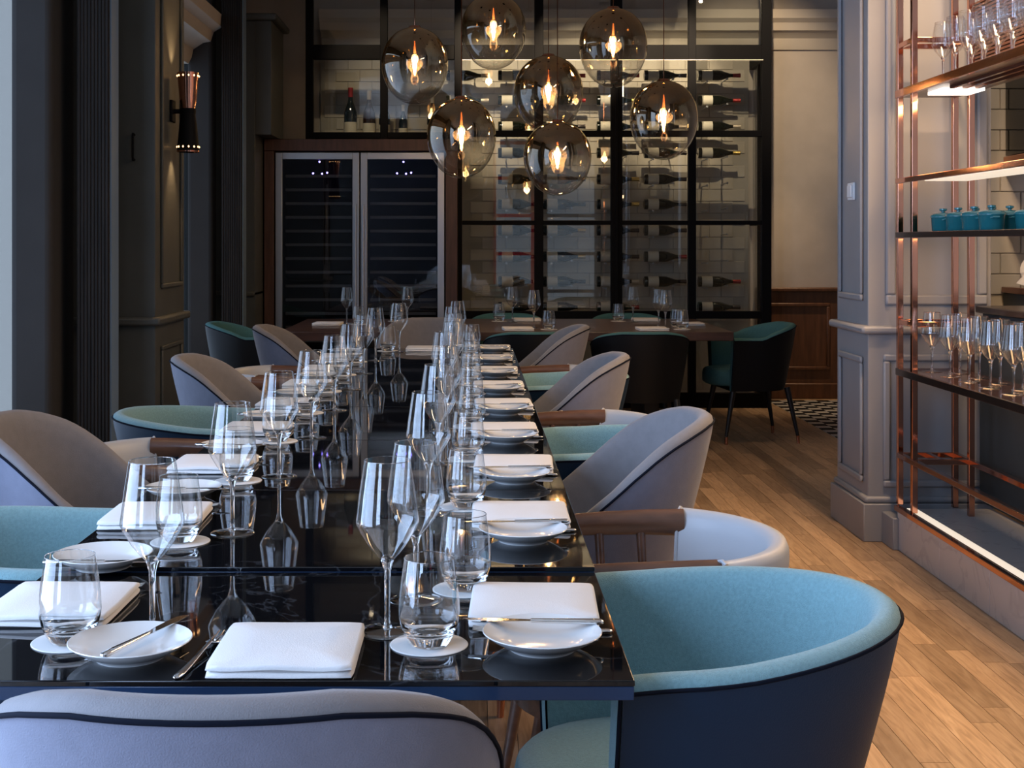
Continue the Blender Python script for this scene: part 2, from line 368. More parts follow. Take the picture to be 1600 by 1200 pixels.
# piers of the window wall that step into the room, with panel mouldings, chair rail and base
def frame_x(mb, x, y0, y1, z0, z1, d=.012, w=.022):      # moulding on a face that looks along X (d signed)
    for a in ((y0, y1, z1 - w, z1), (y0, y1, z0, z0 + w), (y0, y0 + w, z0 + w, z1 - w), (y1 - w, y1, z0 + w, z1 - w)):
        mb.box(min(x, x + d), max(x, x + d), a[0], a[1], a[2], a[3])
def frame_y(mb, y, x0, x1, z0, z1, d=-.012, w=.022):
    for a in ((x0, x1, z1 - w, z1), (x0, x1, z0, z0 + w), (x0, x0 + w, z0 + w, z1 - w), (x1 - w, x1, z0 + w, z1 - w)):
        mb.box(a[0], a[1], min(y, y + d), max(y, y + d), a[2], a[3])
for k, (y0, y1, xe, top) in enumerate([(2.80, 3.40, -1.56, CEIL), (6.25, 6.87, -1.525, CEIL), (9.67, 10.28, -1.62, 2.95)]):
    p = struct('wall_pier_%d' % (k + 1), MB().box(XL, xe, y0, y1, 0, top), M['wallgrey'], .004)
    m = MB(); ex = 0 if k == 2 else 1
    frame_x(m, xe, y0 + .10, y1 - .08, 1.08, 2.9, .014); frame_x(m, xe, y0 + .10, y1 - .08, .26, .80, .014)
    frame_y(m, y0, XL + .08, xe - .08, .26, .80, -.012) if k == 99 else None
    if ex: m.build('panel_moulding', M['wallgrey'], p, bevel=.005)
    MB().box(XL, xe + .03 * ex, y0 - .03, y1 + .03, .905, .945).build('chair_rail', M['wallgrey'], p, bevel=.012)
    MB().box(XL, xe + .025 * ex, y0 - .025, y1 + .025, 0, .19).build('base_block', M['wallgrey'], p, bevel=.01)
    if k == 2:
        ur = struct('wall_pier_4', MB().box(-1.619, -1.50, y0, y1, 2.105, top), M['wallgrey'], .003)
        MB().box(XL, -1.455, y0 - .045, y1 + .04, top + .001, top + .051).build('capital', M['wallgrey'], ur, bevel=.015)
    # cloth blind panel beside the glass and a grooved wooden post with edge trim coloured as if cool-lit
    if k:
        dy = y0 - 6.25
        tag(MB().box(XL + .02, -1.894, (5.85 if k == 1 else 6.04) + dy, 6.2 + dy, 0, 3.2).build('curtain', M['curtain'], bevel=.03, seg=3), ['', 'taupe cloth curtain panel beside the nearer bright window strip', 'taupe cloth curtain panel in the far window bay'][k], 'curtain', 'gathered curtain panels')
        t = thing('timber_post', ['', 'dark grooved timber post in front of the sconce pier', 'dark grooved timber post beside the wine cooler pier'][k], 'post', (-1.737, 6.02 + dy, 0), group='grooved timber posts')
        MB().box(-.075, .070, -.06, .09, 0, CEIL).build('post_core', M['darkwood'], t, 0)
        for g in range(9): MB().box(-.073 + g * .0160, -.060 + g * .0160, -.064, -.06, 0, CEIL).build('groove_strip', M['darkwood'], t, bevel=.003)
        MB().box(.070, .078, -.045, .075, 0, CEIL).build('edge_trim', M['trim_cool_lit'], t, 0)
# cornice pieces
def cornice_y(name, x, y0, y1, z, s=1, sc=1):
    prof = [(0, 0), (.03, 0), (.05, .04), (.06, .09), (.12, .13), (.17, .14), (.19, .20), (.24, .23), (.25, .30), (0, .30)]
    m = MB(); rows = [[(x + s * a * sc, y, z + b * sc) for a, b in prof] for y in (y0, y1)]
    m.grid(rows, True); n = len(prof); m.f.append(tuple(range(n))); m.f.append(tuple(range(2 * n - 1, n - 1, -1)))
    return struct(name, m, M['ceiling'], 0, 30)
cornice_y('trim_1', XL, 6.9, 9.45, 2.60, 1, 1.15)
def cornice_x(name, y, x0, x1, z, s=-1, sc=1, mat='ceiling'):
    prof = [(0, 0), (.03, 0), (.05, .04), (.06, .09), (.12, .13), (.17, .14), (.19, .20), (.24, .23), (.25, .30), (0, .30)]
    m = MB(); rows = [[(x, y + s * a * sc, z + b * sc) for a, b in prof] for x in (x0, x1)]
    m.grid(rows, True); n = len(prof); m.f.append(tuple(range(n))); m.f.append(tuple(range(2 * n - 1, n - 1, -1)))
    return struct(name, m, M[mat], 0, 30)
cornice_x('trim_2', YB, -1.27, 3.7, 2.92, -1, 1.0)
# wainscot on the back wall
wn = struct('trim_3', MB().box(2.36, XR, YB - .035, YB, .0, .90), M['wainscot'], .004)
m = MB(); frame_y(m, YB - .035, 2.46, 2.98, .24, .80, -.02, .03); m.build('panel_moulding', M['wainscot'], wn, bevel=.008)
m = MB(); frame_y(m, YB - .035, 3.06, 3.6, .24, .80, -.02, .03); m.build('panel_moulding', M['wainscot'], wn, bevel=.008)
MB().box(2.36, XR, YB - .065, YB, .895, .93).build('cap_rail', M['wainscot'], wn, bevel=.01)
MB().box(2.36, XR, YB - .06, YB, 0, .13).build('skirting', M['wainscot'], wn, bevel=.01)

# panelled pillar on the bar side
PX, PY, PE, PB = 1.723, 5.70, 2.262, 6.18
p = struct('wall_pillar', MB().box(PX, PE, PY, PB, 0, CEIL), M['pillar'], .004)
m = MB(); frame_x(m, PX, PY + .06, PB - .06, 1.045, 3.2, -.016, .03); m.build('panel_moulding', M['pillar'], p, bevel=.008)
m = MB(); frame_x(m, PX, PY + .06, PB - .06, .245, .80, -.016, .03); m.build('panel_moulding', M['pillar'], p, bevel=.008)
m = MB(); frame_y(m, PY, PX + .075, PE - .02, 1.03, 3.2, -.018, .045); m.build('panel_moulding', M['pillar'], p, bevel=.010)
m = MB(); frame_y(m, PY, PX + .065, PE - .02, .235, .815, -.016, .03); m.build('panel_moulding', M['pillar'], p, bevel=.008)
MB().box(PX - .035, PE, PY - .035, PB + .03, .905, .94).build('chair_rail', M['pillar'], p, bevel=.013)
MB().box(PX - .026, PE, PY - .026, PB + .026, 0, .165).build('base_block', M['pillar'], p, bevel=.004)
MB().box(PX - .016, PE, PY - .016, PB + .016, .165, .195).build('base_cap', M['pillar'], p, bevel=.012)
MB().box(1.775, 1.83, 5.52, 5.672, 0, .135).build('plinth_step', M['pillar'], p, bevel=.004)
t = thing('light_switch', 'small white wall control on the blue grey pillar', 'switch', (PX, 5.93, 1.535))
MB().box(-.010, 0, -.05, .05, -.04, .04).build('plate', M['white'], t, bevel=.004)
MB().box(-.018, -.010, -.03, .03, -.028, .028).build('rocker', M['white'], t, bevel=.003)

# bar back: tiled recess behind the shelves
bw = struct('wall_bar', MB().box(PE, XR, 6.35, 6.45, 0, CEIL), M['mortar'])
tl = MB().box(-.098, .098, -.012, 0, -.0485, .0485).mesh('tile', M['tile_white'], 0)
for r in range(11):
    for c in range(3):
        put('tile', tl, bw, .003, 1, (2.36 + c * .2 + (.1 if r % 2 else 0), 6.35, 1.10 + r * .1))
# side wall of the bar: dark panelling below, kitchen pass above
XBAR = 2.62
dk = thing('bar_back_cabinet', 'dark charcoal cabinet run behind the copper bar shelves', 'cabinet', (2.14, 4.2, 0))
MB().box(.06, .46, -1.9, 1.44, .178, 1.0).build('carcass', M['walldark'], dk, bevel=.004)
for k in range(5): MB().box(.045, .06, -1.88 + k * .665, -1.88 + k * .665 + .655, .19, .985).build('door_panel', M['walldark'], dk, bevel=.004)
MB().box(.03, .50, -1.92, 1.445, 1.0, 1.03).build('worktop', M['bronze'], dk, bevel=.005)
ov = thing('kitchen_oven', 'black oven front with copper trim in the tiled recess', 'oven', (2.80, 6.33, 0))
MB().box(-.22, .6, -.25, -.001, 1.72, 2.10).build('oven_window', M['black_glass'], ov, bevel=.006)
MB().box(-.23, .6, -.27, -.001, 1.66, 1.72).build('copper_trim', M['copper'], ov, bevel=.004)
MB().box(-.23, .6, -.27, -.001, 2.10, 2.14).build('top_trim', M['steel_blk'], ov, bevel=.004)
MB().box(-.23, .6, -.26, -.001, 1.40, 1.44).build('ledge', M['steel'], ov, bevel=.004)
MB().box(-.23, .6, -.26, -.001, .0, 1.06).build('base_unit', M['walldark'], ov, bevel=.004)
MB().box(-.24, .6, -.28, -.001, 1.06, 1.09).build('copper_worktop', M['copper_dk'], ov, bevel=.004)
# crumpled white cloth pile on the ledge end
cl = MB(); rows = []
for i in range(15):
    ring = []
    for k in range(36):
        a = 2 * math.pi * k / 36; zz = i / 14
        rr = (.125 - .05 * zz) * (1 + .16 * math.sin(7 * a + 5 * zz) + .1 * math.sin(13 * a - 9 * zz)) * (1 if i < 14 else .3)
        ring.append((rr * math.cos(a), rr * math.sin(a) * .8, zz * .25 + .012 * math.sin(5 * a)))
    rows.append(ring)
cl.grid(rows, True)
tag(cl.build('folded_cloth', M['linen'], None, 60, loc=(2.71, 6.13, 1.102)), 'crumpled white cloth heaped on the bar back counter', 'cloth')

# ------------------------------------------------------------------ bar plinth and copper shelf unit
pl = thing('bar_plinth', 'grey marble bar plinth with copper edge and light strip', 'plinth', (1.80, 4.3, 0))
for k, (a0, a1) in enumerate([(-2.2, -.55), (-.55, .25), (.25, .74), (.74, 1.24)]):
    MB().box(0, .02, a0 + .001, a1 - .001, .0, .165).build('marble_slab', M['marble'], pl, bevel=.0015)
MB().box(.02, .40, -2.2, 1.24, 0, .165).build('core', M['walldark'], pl)
MB().box(.08, .40, -2.2, 1.24, .165, .172).build('top_slab', M['marble'], pl, bevel=.001)
MB().box(-.008, .014, -2.2, 1.26, .163, .185).build('copper_edge', M['copper'], pl, bevel=.002)
MB().box(.016, .035, -2.2, 1.24, .165, .176).build('copper_channel', M['copper'], pl, bevel=.001)
MB().box(.040, .079, -2.2, 1.24, .165, .174).build('light_strip', M['led_soft'], pl)
sh = thing('copper_shelf_unit', 'tall open bar shelf unit of polished copper bars', 'shelf unit', (1.82, 4.3, 0))
XF, XBK, YE = 0.0, .235, 1.27   # local front, back, far end
for (x, y) in [(XF, YE), (XF, YE - .18), (XBK, YE), (XBK, YE - .18), (XF, -1.9), (XBK, -1.9)]:
    z0 = .185 if x == XF else .172
    MB().box(x - .012, x + .012, y - .012, y + .012, z0, 3.5).build('post', M['copper'], sh, bevel=.002)
def rail(x0, x1, y0, y1, z, h=.022, mat='copper', nm='rail'): return MB().box(x0, x1, y0, y1, z - h / 2, z + h / 2).build(nm, M[mat], sh, bevel=.002)
for z in (2.14, .965):
    rail(XF - .01, XF + .01, YE - .17, YE, z); rail(XBK - .01, XBK + .01, YE - .17, YE, z); rail(XF, XBK, YE - .01, YE + .01, z); rail(XF, XBK, YE - .19, YE - .17, z)
rail(XF - .014, XF + .01, -1.9, YE, .396, .022, 'copper_dk'); rail(XBK - .012, XBK + .012, -1.9, YE, .396)
rail(XF, XBK, YE - .01, YE + .01, .396); rail(XF, XBK, YE - .19, YE - .17, .396); rail(XBK / 2 - .01, XBK / 2 + .01, YE - .18, YE, .396)
rail(XF - .016, XF - .002, -1.9, YE + .01, .752, .030, 'bronze', 'shelf_edge'); MB().box(XF - .002, XBK + .012, -1.9, YE + .01, .742, .766).build('shelf_board', M['copper_dk'], sh, bevel=.002)
rail(XF - .016, XF - .002, -1.9, YE + .01, 1.335, .024, 'bronze', 'shelf_edge'); MB().box(XF - .002, XBK + .012, -1.9, YE + .01, 1.328, 1.346).build('shelf_board', M['bronze'], sh, bevel=.002)
rail(XF - .016, XF - .002, -1.9, YE + .01, 1.565, .022, 'copper', 'shelf_edge'); MB().box(XF - .002, XBK + .012, -1.9, YE + .01, 1.568, 1.576).build('shelf_board', M['pane'], sh)
MB().box(XF + .03, XBK - .03, -1.9, YE - .22, 1.555, 1.567).build('light_panel', M['led_soft'], sh)
rail(XF - .018, XF - .002, -1.9, YE + .01, 1.935, .034, 'copper', 'shelf_edge'); MB().box(XF - .002, XBK + .012, -1.9, YE + .01, 1.922, 1.952).build('shelf_board', M['walnut_dk'], sh, bevel=.003)
MB().box(XF + .05, XBK - .02, YE - .38, YE - .20, 1.908, 1.921).build('light_panel', M['led'], sh)
for k in range(3): MB().box(XF + .06 + k * .05, XF + .075 + k * .05, -1.9, YE - .42, 1.910, 1.922).build('underside_slat', M['copper_dk'], sh)
# louvred copper grille behind the upper glasses
gr = thing('louvre_grille', 'copper brown louvre grille behind the top shelf glasses', 'grille', (2.14, 4.3, 1.96))
for k in range(24): MB().box(0, .03, -1.9, 1.30, k * .0155 + .001, k * .0155 + .0105).build('louvre_slat', M['terracotta'], gr)
for y in (-1.88, -.45, 1.28): MB().box(.031, .05, y - .015, y + .015, 0, .37).build('upright', M['copper_dk'], gr)
area('shelf_glow', (1.93, 4.32, 1.90), (0, 0, 0), .12, 2.3, 15, WARM2)
area('shelf_glow_low', (1.93, 4.32, 1.32), (0, 0, 0), .12, 2.3, 9, WARM2)
area('shelf_glow_top', (1.96, 4.1, 3.3), (0, 0, 0), .25, 2.6, 60, WARM)

# ------------------------------------------------------------------ wine cellar behind steel framed glass
CY = 10.30
wc = thing('wine_cellar', 'black steel framed glass wine display wall full of bottles', 'wine cellar', (0, CY, 0))
w2 = thing('bottle_case', 'glazed steel framed case with standing bottles above the wine cooler', 'display case', (0, CY, 2.105))
def ow(k): return wc if k >= 2 else w2
def lz(k): return 0 if k >= 2 else 2.105
VX = [(-1.294, .06), (-.707, .06), (-.121, .06), (.515, .07), (1.127, .09), (1.723, .06), (2.309, .075)]
for k, (x, w) in enumerate(VX):
    z0 = 0 if k >= 2 else 2.115
    MB().box(x - w / 2, x + w / 2, -.03, .03, z0 - lz(k), CEIL - lz(k)).build('mullion', M['steel_blk'], ow(k), bevel=.004)
    if k == 4: MB().box(x - .012, x + .012, -.045, -.03, 0, 2.75).build('door_seal', M['steel_blk'], wc, bevel=.003)
for z, h in ((2.806, .115), (2.150, .05)): MB().box(-1.264, -.152, -.026, .026, z - h / 2 - 2.105, z + h / 2 - 2.105).build('transom', M['steel_blk'], w2, bevel=.004)
for (x0, x1, z, h) in [(-.09, 2.28, 2.806, .115), (-.09, 2.28, 2.164, .05), (-.09, 2.28, 1.462, .034), (-.09, 2.28, .735, .06)]:
    MB().box(x0, x1, -.026, .026, z - h / 2, z + h / 2).build('transom', M['steel_blk'], wc, bevel=.004)
MB().box(-.09, 2.28, -.024, .024, 0, .12).build('kick_plate', M['steel_blk'], wc, bevel=.004)
MB().box(-.09, 2.28, -.034, -.027, 2.741, 2.746).build('light_line', M['led_warm'], wc)
lv = [.12, .735, 1.462, 2.164, 2.806, CEIL]
for k in range(len(VX) - 1):
    xa = VX[k][0] + VX[k][1] / 2; xb = VX[k + 1][0] - VX[k + 1][1] / 2
    for j in range(5):
        if k < 2 and j < 3: continue
        MB().box(xa, xb, -.004, .004, lv[j] + .02 - lz(k), lv[j + 1] - .02 - lz(k)).build('pane', M['pane'], ow(k), 0)
# end pane of the cellar and its return posts
MB().box(2.335, 2.343, .05, .60, .12, 2.75).build('pane', M['pane'], wc, 0)
MB().box(2.31, 2.345, .30, .33, .0, 2.75).build('mullion', M['steel_blk'], wc, bevel=.003)
MB().box(2.31, 2.345, .03, .62, 1.445, 1.479).build('transom', M['steel_blk'], wc, bevel=.003)
MB().box(2.31, 2.345, .03, .62, 2.75, 2.86).build('transom', M['steel_blk'], wc, bevel=.003)
# tiled wall
tw = MB().box(-.12, 2.30, .615, .63, 0, 2.9).build('tile_wall', M['mortar'], wc)
tw2 = MB().box(-1.28, -.121, .615, .63, 0, .795).build('tile_wall', M['mortar'], w2)
tile = MB().box(-.0975, .0975, -.009, 0, -.0475, .0475).mesh('tile', M['tile'], 0)
r = 0; z = .75; nt = 0; far_tiles = MB()
rows = []
for r in range(22):
    z = .70 + r * .1
    for c in range(19):
        x = -1.23 + c * .2 + (.1 if r % 2 else 0)
        if x > 2.22: continue
        if x < -.2 and z < 2.15: continue
        if x < -.13:
            if x > -1.2: put('tile', tile, tw2, .002, 1, (x - .02, .615, z - 2.105))
            continue
        if x < -.01: continue
        if nt < 300 and z > .78: put('tile', tile, tw, .002, 1, (x, .615, z)); nt += 1
        else: far_tiles.box(x - .0975, x + .0975, .606, .615, z - .0475, z + .0475)
o = far_tiles.build('tile_field', M['tile'], tw, 0); o['kind'] = 'stuff'
MB().box(-1.28, -.152, .03, .615, 0, .030).build('bottle_ledge', M['steel_blk'], w2)
def bottle_proto(name, foil, big=1.0, body='bottle'):
    t = thing(name, 'bottle', 'bottle')
    R0 = .044 * big; Lb = .35 * big
    prof = [(0, .012), (R0 * .7, 0), (R0 * .95, .002), (R0, .01), (R0, Lb * .48), (R0 * .93, Lb * .55), (R0 * .62, Lb * .66), (R0 * .40, Lb * .74), (R0 * .34, Lb * .80), (R0 * .34, Lb * .985), (0, Lb * .985)]
    MB().lathe(prof, 20).build('body', M[body], t, 50)
    MB().lathe([(R0 * 1.012, Lb * .09), (R0 * 1.012, Lb * .34)], 20).build('label', M['label'], t, 50)
    MB().lathe([(R0 * .37, Lb * .82), (R0 * .38, Lb * .96), (R0 * .40, Lb * .965), (R0 * .40, Lb), (0, Lb)], 16).build('capsule', M[foil], t, 50)
    return Stock(t)
B = {f: bottle_proto('wine_bottle', f) for f in ('foil_red', 'foil_gold', 'foil_cream', 'foil_dk')}
ROWY = [118, 157, 198, 239, 280, 319, 360, 401, 440, 480]
SC = 2038 / 10.70
COLS = {0: (697, range(0, 2)), 1: (778, range(10)), 2: (848, range(10)), 3: (932, range(10)), 4: (1006, range(9)), 5: (1090, (0, 1, 2, 3, 8, 9))}
CN = ['shortest column by the pendant cluster', 'column next to the wine cooler', 'second full column from the cooler', 'third full column from the cooler', 'fourth full column from the cooler', 'column at the plaster wall end']
peg = MB().lathe([(0, 0), (.009, 0), (.009, .006), (.006, .006), (.006, .255), (0, .255)], 8, axis='y').mesh('peg', M['steel'])
rb = random.Random(3)
for c, (px, rws) in COLS.items():
    x = (px - 740) / SC
    for r in (range(10) if c else range(2)):
        if c == 4 and r == 9: continue
        z = 1.3 + (380 - ROWY[r]) / SC
        for q in (.07, .235): put('peg', peg, wc, loc=(x + q, .355, z - .044 - .010 if q < .1 else z - .033))
        if r in rws:
            f = rb.choice(['foil_red', 'foil_cream', 'foil_cream', 'foil_gold', 'foil_dk', 'foil_dk'])
            B[f].place((x, CY + .40, z), 0, 'wine bottle lying on pegs, %s row from the top, %s' % (ORD[r], CN[c]), 'bottles lying in the wine cellar', rot=(0, R(90), R(rb.uniform(-2, 2))))
STB = [(548, 1.22, 'foil_red', 'bottle', 'tall dark bottle with red capsule standing above the wine cooler'), (577, 1.15, 'foil_cream', 'bottle_br', 'brown bottle with cream capsule standing above the wine cooler'),
       (601, 1.05, 'foil_dk', 'bottle', 'dark bottle standing behind the steel upright above the cooler'), (630, .82, 'foil_cream', 'bottle', 'short dark bottle below the leftmost smoked globe'),
       (676, 1.05, 'foil_cream', 'bottle', 'dark bottle between two globes above the wine cooler')]
for px, big, f, bd, lab in STB:
    s = bottle_proto('standing_bottle', f, big, bd); s.place(((px - 740) / 192, CY + .30, 2.136), 0, lab, 'bottles standing above the cooler')

# ------------------------------------------------------------------ wine cooler in its veneer housing
FY = 10.02
hs = thing('cooler_housing', 'reddish brown veneer surround around the wine cooler', 'cabinet', (0, FY, 0))
MB().box(-1.61, -1.535, 0, .62, 0, 2.0095).build('side_panel', M['housing'], hs, bevel=.003)
MB().box(-.215, -.125, 0, .24, 0, 2.0095).build('side_panel', M['housing'], hs, bevel=.003)
MB().box(-1.61, -.125, -.004, .24, 2.01, 2.10).build('top_panel', M['housing'], hs, bevel=.003)
fr = thing('wine_cooler', 'double door steel framed wine cooler with dark glass', 'wine cooler', (0, FY, 0))
MB().box(-1.53, -.22, .55, .60, .02, 2.005).build('back_panel', M['interior'], fr)
for x0 in (-1.53, -.24, -.885): MB().box(x0, x0 + .02, .08, .55, .02, 2.005).build('inner_wall', M['interior'], fr)
MB().box(-1.53, -.22, .08, .55, 1.985, 2.005).build('inner_top', M['interior'], fr); MB().box(-1.53, -.22, .08, .55, 0, .06).build('inner_base', M['interior'], fr)
for (x0, x1, hx) in [(-1.525, -.880, -.905), (-.870, -.225, -.845)]:
    fw = .052
    d = MB().box(x0 + fw, x1 - fw, .028, .034, .1, 1.945).build('door_glass', M['dpane'], fr, 0)
    for b4 in [(x0, x0 + fw, .04, 1.998), (x1 - fw, x1, .04, 1.998), (x0 + fw, x1 - fw, 1.945, 1.998), (x0 + fw, x1 - fw, .04, .1)]:
        MB().box(b4[0], b4[1], .012, .05, b4[2], b4[3]).build('door_frame', M['steel'], fr, bevel=.003)
    h = MB(); h.tube([(hx, -.035, .55), (hx, -.035, 1.60)], .008, 10); hd = h.build('handle', M['steel'], fr)
    for z in (.62, 1.53): MB().tube([(hx, -.03, z), (hx, .014, z)], .006, 8).build('handle_mount', M['steel'], hd)
    for k in range(13):
        z = 1.82 - k * .1065
        MB().box(x0 + fw + .015, x1 - fw - .015, .09, .112, z - .011, z + .011).build('shelf', M['shelfbar'], fr, bevel=.002)
    cx = (x0 + x1) / 2
    for (dx, dz) in ((0, 0), (-.05, -.09), (.06, -.085), (.02, -.093)):
        MB().lathe([(0, -.008), (.006, -.004), (.007, .003), (0, .008)], 8, (cx + dx, .16, 1.935 + dz)).build('led_dot', M['led_blue'], fr)

# ------------------------------------------------------------------ long table of black glass modules
TXL, TXR = -.725, .206
TZ = .75
mods = [(1.664, 2.212, .742), (2.215, 2.905, .75), (2.908, 3.64, .75), (3.643, 4.385, .75), (4.388, 5.16, .75), (5.163, 5.96, .75), (5.963, 6.82, .75)]
ML = ['nearest black glass dining table at the head chair', 'second black glass dining table of the long row', 'third black glass dining table of the long row', 'middle black glass dining table of the long row', 'fifth black glass dining table of the long row', 'sixth black glass dining table of the long row', 'farthest black glass dining table of the long row']
for k, (y0, y1, z) in enumerate(mods):
    t = thing('dining_table', ML[k], 'table', ((TXL + TXR) / 2, (y0 + y1) / 2, 0), group='black tables pushed into one long row')
    hw = (TXR - TXL) / 2; hl = (y1 - y0) / 2
    MB().box(-hw, hw, -hl, hl, z - .008, z).build('glass_top', M['black_glass'], t, bevel=.0015)
    MB().box(-hw + .001, hw - .001, -hl + .001, hl - .001, z - .026, z - .008).build('edge_board', M['edge_blue_reflect'], t, bevel=.001)
    MB().box(-.18, .18, -.12, .12, z - .05, z - .026).build('support_plate', M['steel_blk'], t, bevel=.003)
    MB().lathe([(.05, .02), (.045, .03), (.045, z - .05)], 20).build('column', M['steel_blk'], t)
    MB().lathe([(0, 0), (.21, 0), (.21, .012), (.05, .03), (0, .03)], 28).build('foot', M['steel_blk'], t)
def tz(y): return .742 if y < 2.2135 else .75

# ------------------------------------------------------------------ far table
FT = thing('wooden_table', 'dark walnut table standing across the room by the wine cellar', 'table', (.20, 8.78, 0))
MB().box(-1.41, 1.41, -.71, .71, .695, .75).build('tabletop', M['walnut_dk'], FT, bevel=.004)
for sx in (-1, 1):
    MB().box(sx * .95 - .05, sx * .95 + .05, -.35, .35, .04, .695).build('leg', M['blackwood'], FT, bevel=.006)
    MB().box(sx * .95 - .08, sx * .95 + .08, -.5, .5, 0, .04).build('foot', M['blackwood'], FT, bevel=.006)

# ------------------------------------------------------------------ chairs (local front is +y)
def upath(w, c, y0, yf, n=34, e=2.05, nar=.94, arm=7):
    pts = []
    for k in range(arm): u = k / arm; pts.append((w * (nar + (1 - nar) * u), yf + (y0 - yf) * u))
    for k in range(n + 1):
        a = math.pi * k / n
        cx, sy = math.cos(a), math.sin(a)
        pts.append((w * math.copysign(abs(cx) ** (2 / e), cx), y0 - c * abs(sy) ** (2 / e)))
    for k in range(arm): u = (k + 1) / arm; pts.append((-w * (1 + (nar - 1) * u), y0 + (yf - y0) * u))
    out = []
    for i, (x, y) in enumerate(pts):
        a = pts[max(i - 1, 0)]; b = pts[min(i + 1, len(pts) - 1)]
        t = Vector((b[0] - a[0], b[1] - a[1])).normalized(); nrm = Vector((-t.y, t.x))   # points inward?
        if nrm.dot(Vector((-x, .0 - y))) < 0: nrm = -nrm
        if abs(x) > w * .9 and y > y0: nrm = Vector((-math.copysign(1, x), 0))
        out.append((x, y, nrm.x, nrm.y))
    return out
def superdisc(mb, a, b, cy, zlist, e=2.6, n=40, narrow=0):
    rows = []
    for (sc, z) in zlist:
        ring = []
        for k in range(n):
            t = 2 * math.pi * k / n; cx, sy = math.cos(t), math.sin(t)
            x = a * sc * math.copysign(abs(cx) ** (2 / e), cx); y = b * sc * math.copysign(abs(sy) ** (2 / e), sy)
            ring.append((x, y + cy, z))
        rows.append(ring)
    mb.grid(rows, True); mb.f.append(tuple(range(n - 1, -1, -1))); L0 = len(mb.v) - n; mb.f.append(tuple(range(L0, L0 + n)))
    return mb
def legs(t, mat, tip, z0, spread=.20, out=.235, r0=.02, r1=.011):
    for sx in (-1, 1):
        for sy in (-1, 1):
            a = (sx * spread, sy * spread * .9, z0); b = (sx * out, sy * out * 1.02, .05); c = (sx * (out + (out - spread) * .05 / z0), sy * (out * 1.02 + .002), 0)
            lg = MB().tube([a, b], [r0, r1], 12).build('leg', M[mat], t, 50)
            MB().tube([b, c], [r1 + .0006, r1 - .001], 12).build('leg_tip', M[tip], lg, 50)
def shell_chair(name, rim, outm, inm, zb=.34, taper=.055, seat_m='teal', seat_f=.31, back=.285, w=.295, leg='blackwood', tip='copper', thick=.06, lean=.35, y0=-.01, yf=.20):
    t = thing(name, 'x', 'chair')
    path = upath(w, back, y0, yf)
    outer = []; lin = []; pip = []
    for (x, y, nx, ny) in path:
        zr = rim(x, y)
        def P(o, z): return (x + nx * o, y + ny * o, z)
        h = zr - .012 - zb
        tp_ = taper * (1 + lean * min(1, max(0, -y / .26)))
        outer.append([P(tp_ * (1 - u) ** 1.15, zb + h * u) for u in (0, .12, .25, .4, .55, .7, .82, .92, 1)])
        lin.append([P(.001, zr - .012), P(.004, zr - .003), P(.014, zr + .004), P(.028, zr + .005), P(thick * .72, zr - .002), P(thick * .9, zr - .018), P(thick, zr - .05),
                    P(thick + .010, max(zr - .12, .44)), P(thick + .018, max(.44, zr - .2)), P(thick + .03, .43)])
        pip.append(P(-.001, zr - .012))
    m = MB().grid(outer); n = len(outer[0])
    m.f.append(tuple(i * n for i in range(len(outer))))
    m.build('outer_shell', M[outm], t, 60)
    m = MB().grid(lin); n = len(lin[0])
    for i in (0, len(path) - 1):          # close the arm fronts
        o = len(m.v); x, y, nx, ny = path[i]
        prof = lin[i] + [(p[0], p[1], p[2]) for p in [(lin[i][-1][0], lin[i][-1][1], zb)]] + outer[i]
        m.v += [(p[0], p[1] + .004, p[2]) for p in prof]; m.f.append(tuple(range(o, o + len(prof))))
    m.build('inner_lining', M[inm], t, 60)
    p0 = outer[0][::-1]; p1 = outer[-1]
    MB().tube([*[(q[0], q[1] + .004, q[2]) for q in outer[0][1:]], *pip[1:-1], *[(q[0], q[1] + .004, q[2]) for q in outer[-1][::-1][:-1]]], .0030, 6).build('piping', M['piping'], t, 60)
    sm = MB(); superdisc(sm, w - thick - .012, (seat_f + .20) / 2, (seat_f - .20) / 2, [(.93, .37), (1, .385), (1.0, .44), (.985, .458), (.94, .470), (.82, .478), (.5, .484), (.15, .486)])
    sm.build('seat', M[seat_m], t, 60)
    legs(t, leg, tip, zb + .02)
    return Stock(t)
tubA = shell_chair('tub_chair', lambda x, y: .704 + .026 * min(1, max(0, (.05 - y) / .33)) - .010 * max(0, (y - .05) / .17) ** 2, 'navy', 'teal', taper=.07, thick=.050, back=.41, y0=.11, yf=.22)
tubH = shell_chair('tub_chair', lambda x, y: .682 + .085 * min(1, max(0, (-.0 - y) / .27)) ** .7, 'charcoal', 'teal_deep', seat_m='teal_deep', w=.30)
def rimB(x, y):
    pts = [(-.31, .868), (-.265, .863), (-.22, .848), (-.17, .827), (-.126, .802), (-.067, .757), (.012, .688), (.09, .622), (.2, .535)]
    if y <= pts[0][0]: return pts[0][1]
    for (a, za), (b, zb) in zip(pts, pts[1:]):
        if y <= b: return za + (zb - za) * (y - a) / (b - a)
    return pts[-1][1]
wing = shell_chair('wing_chair', rimB, 'grey', 'grey_warm_lit', seat_m='grey_warm_lit', taper=.06, thick=.05, w=.285, leg='walnut', lean=1.2)
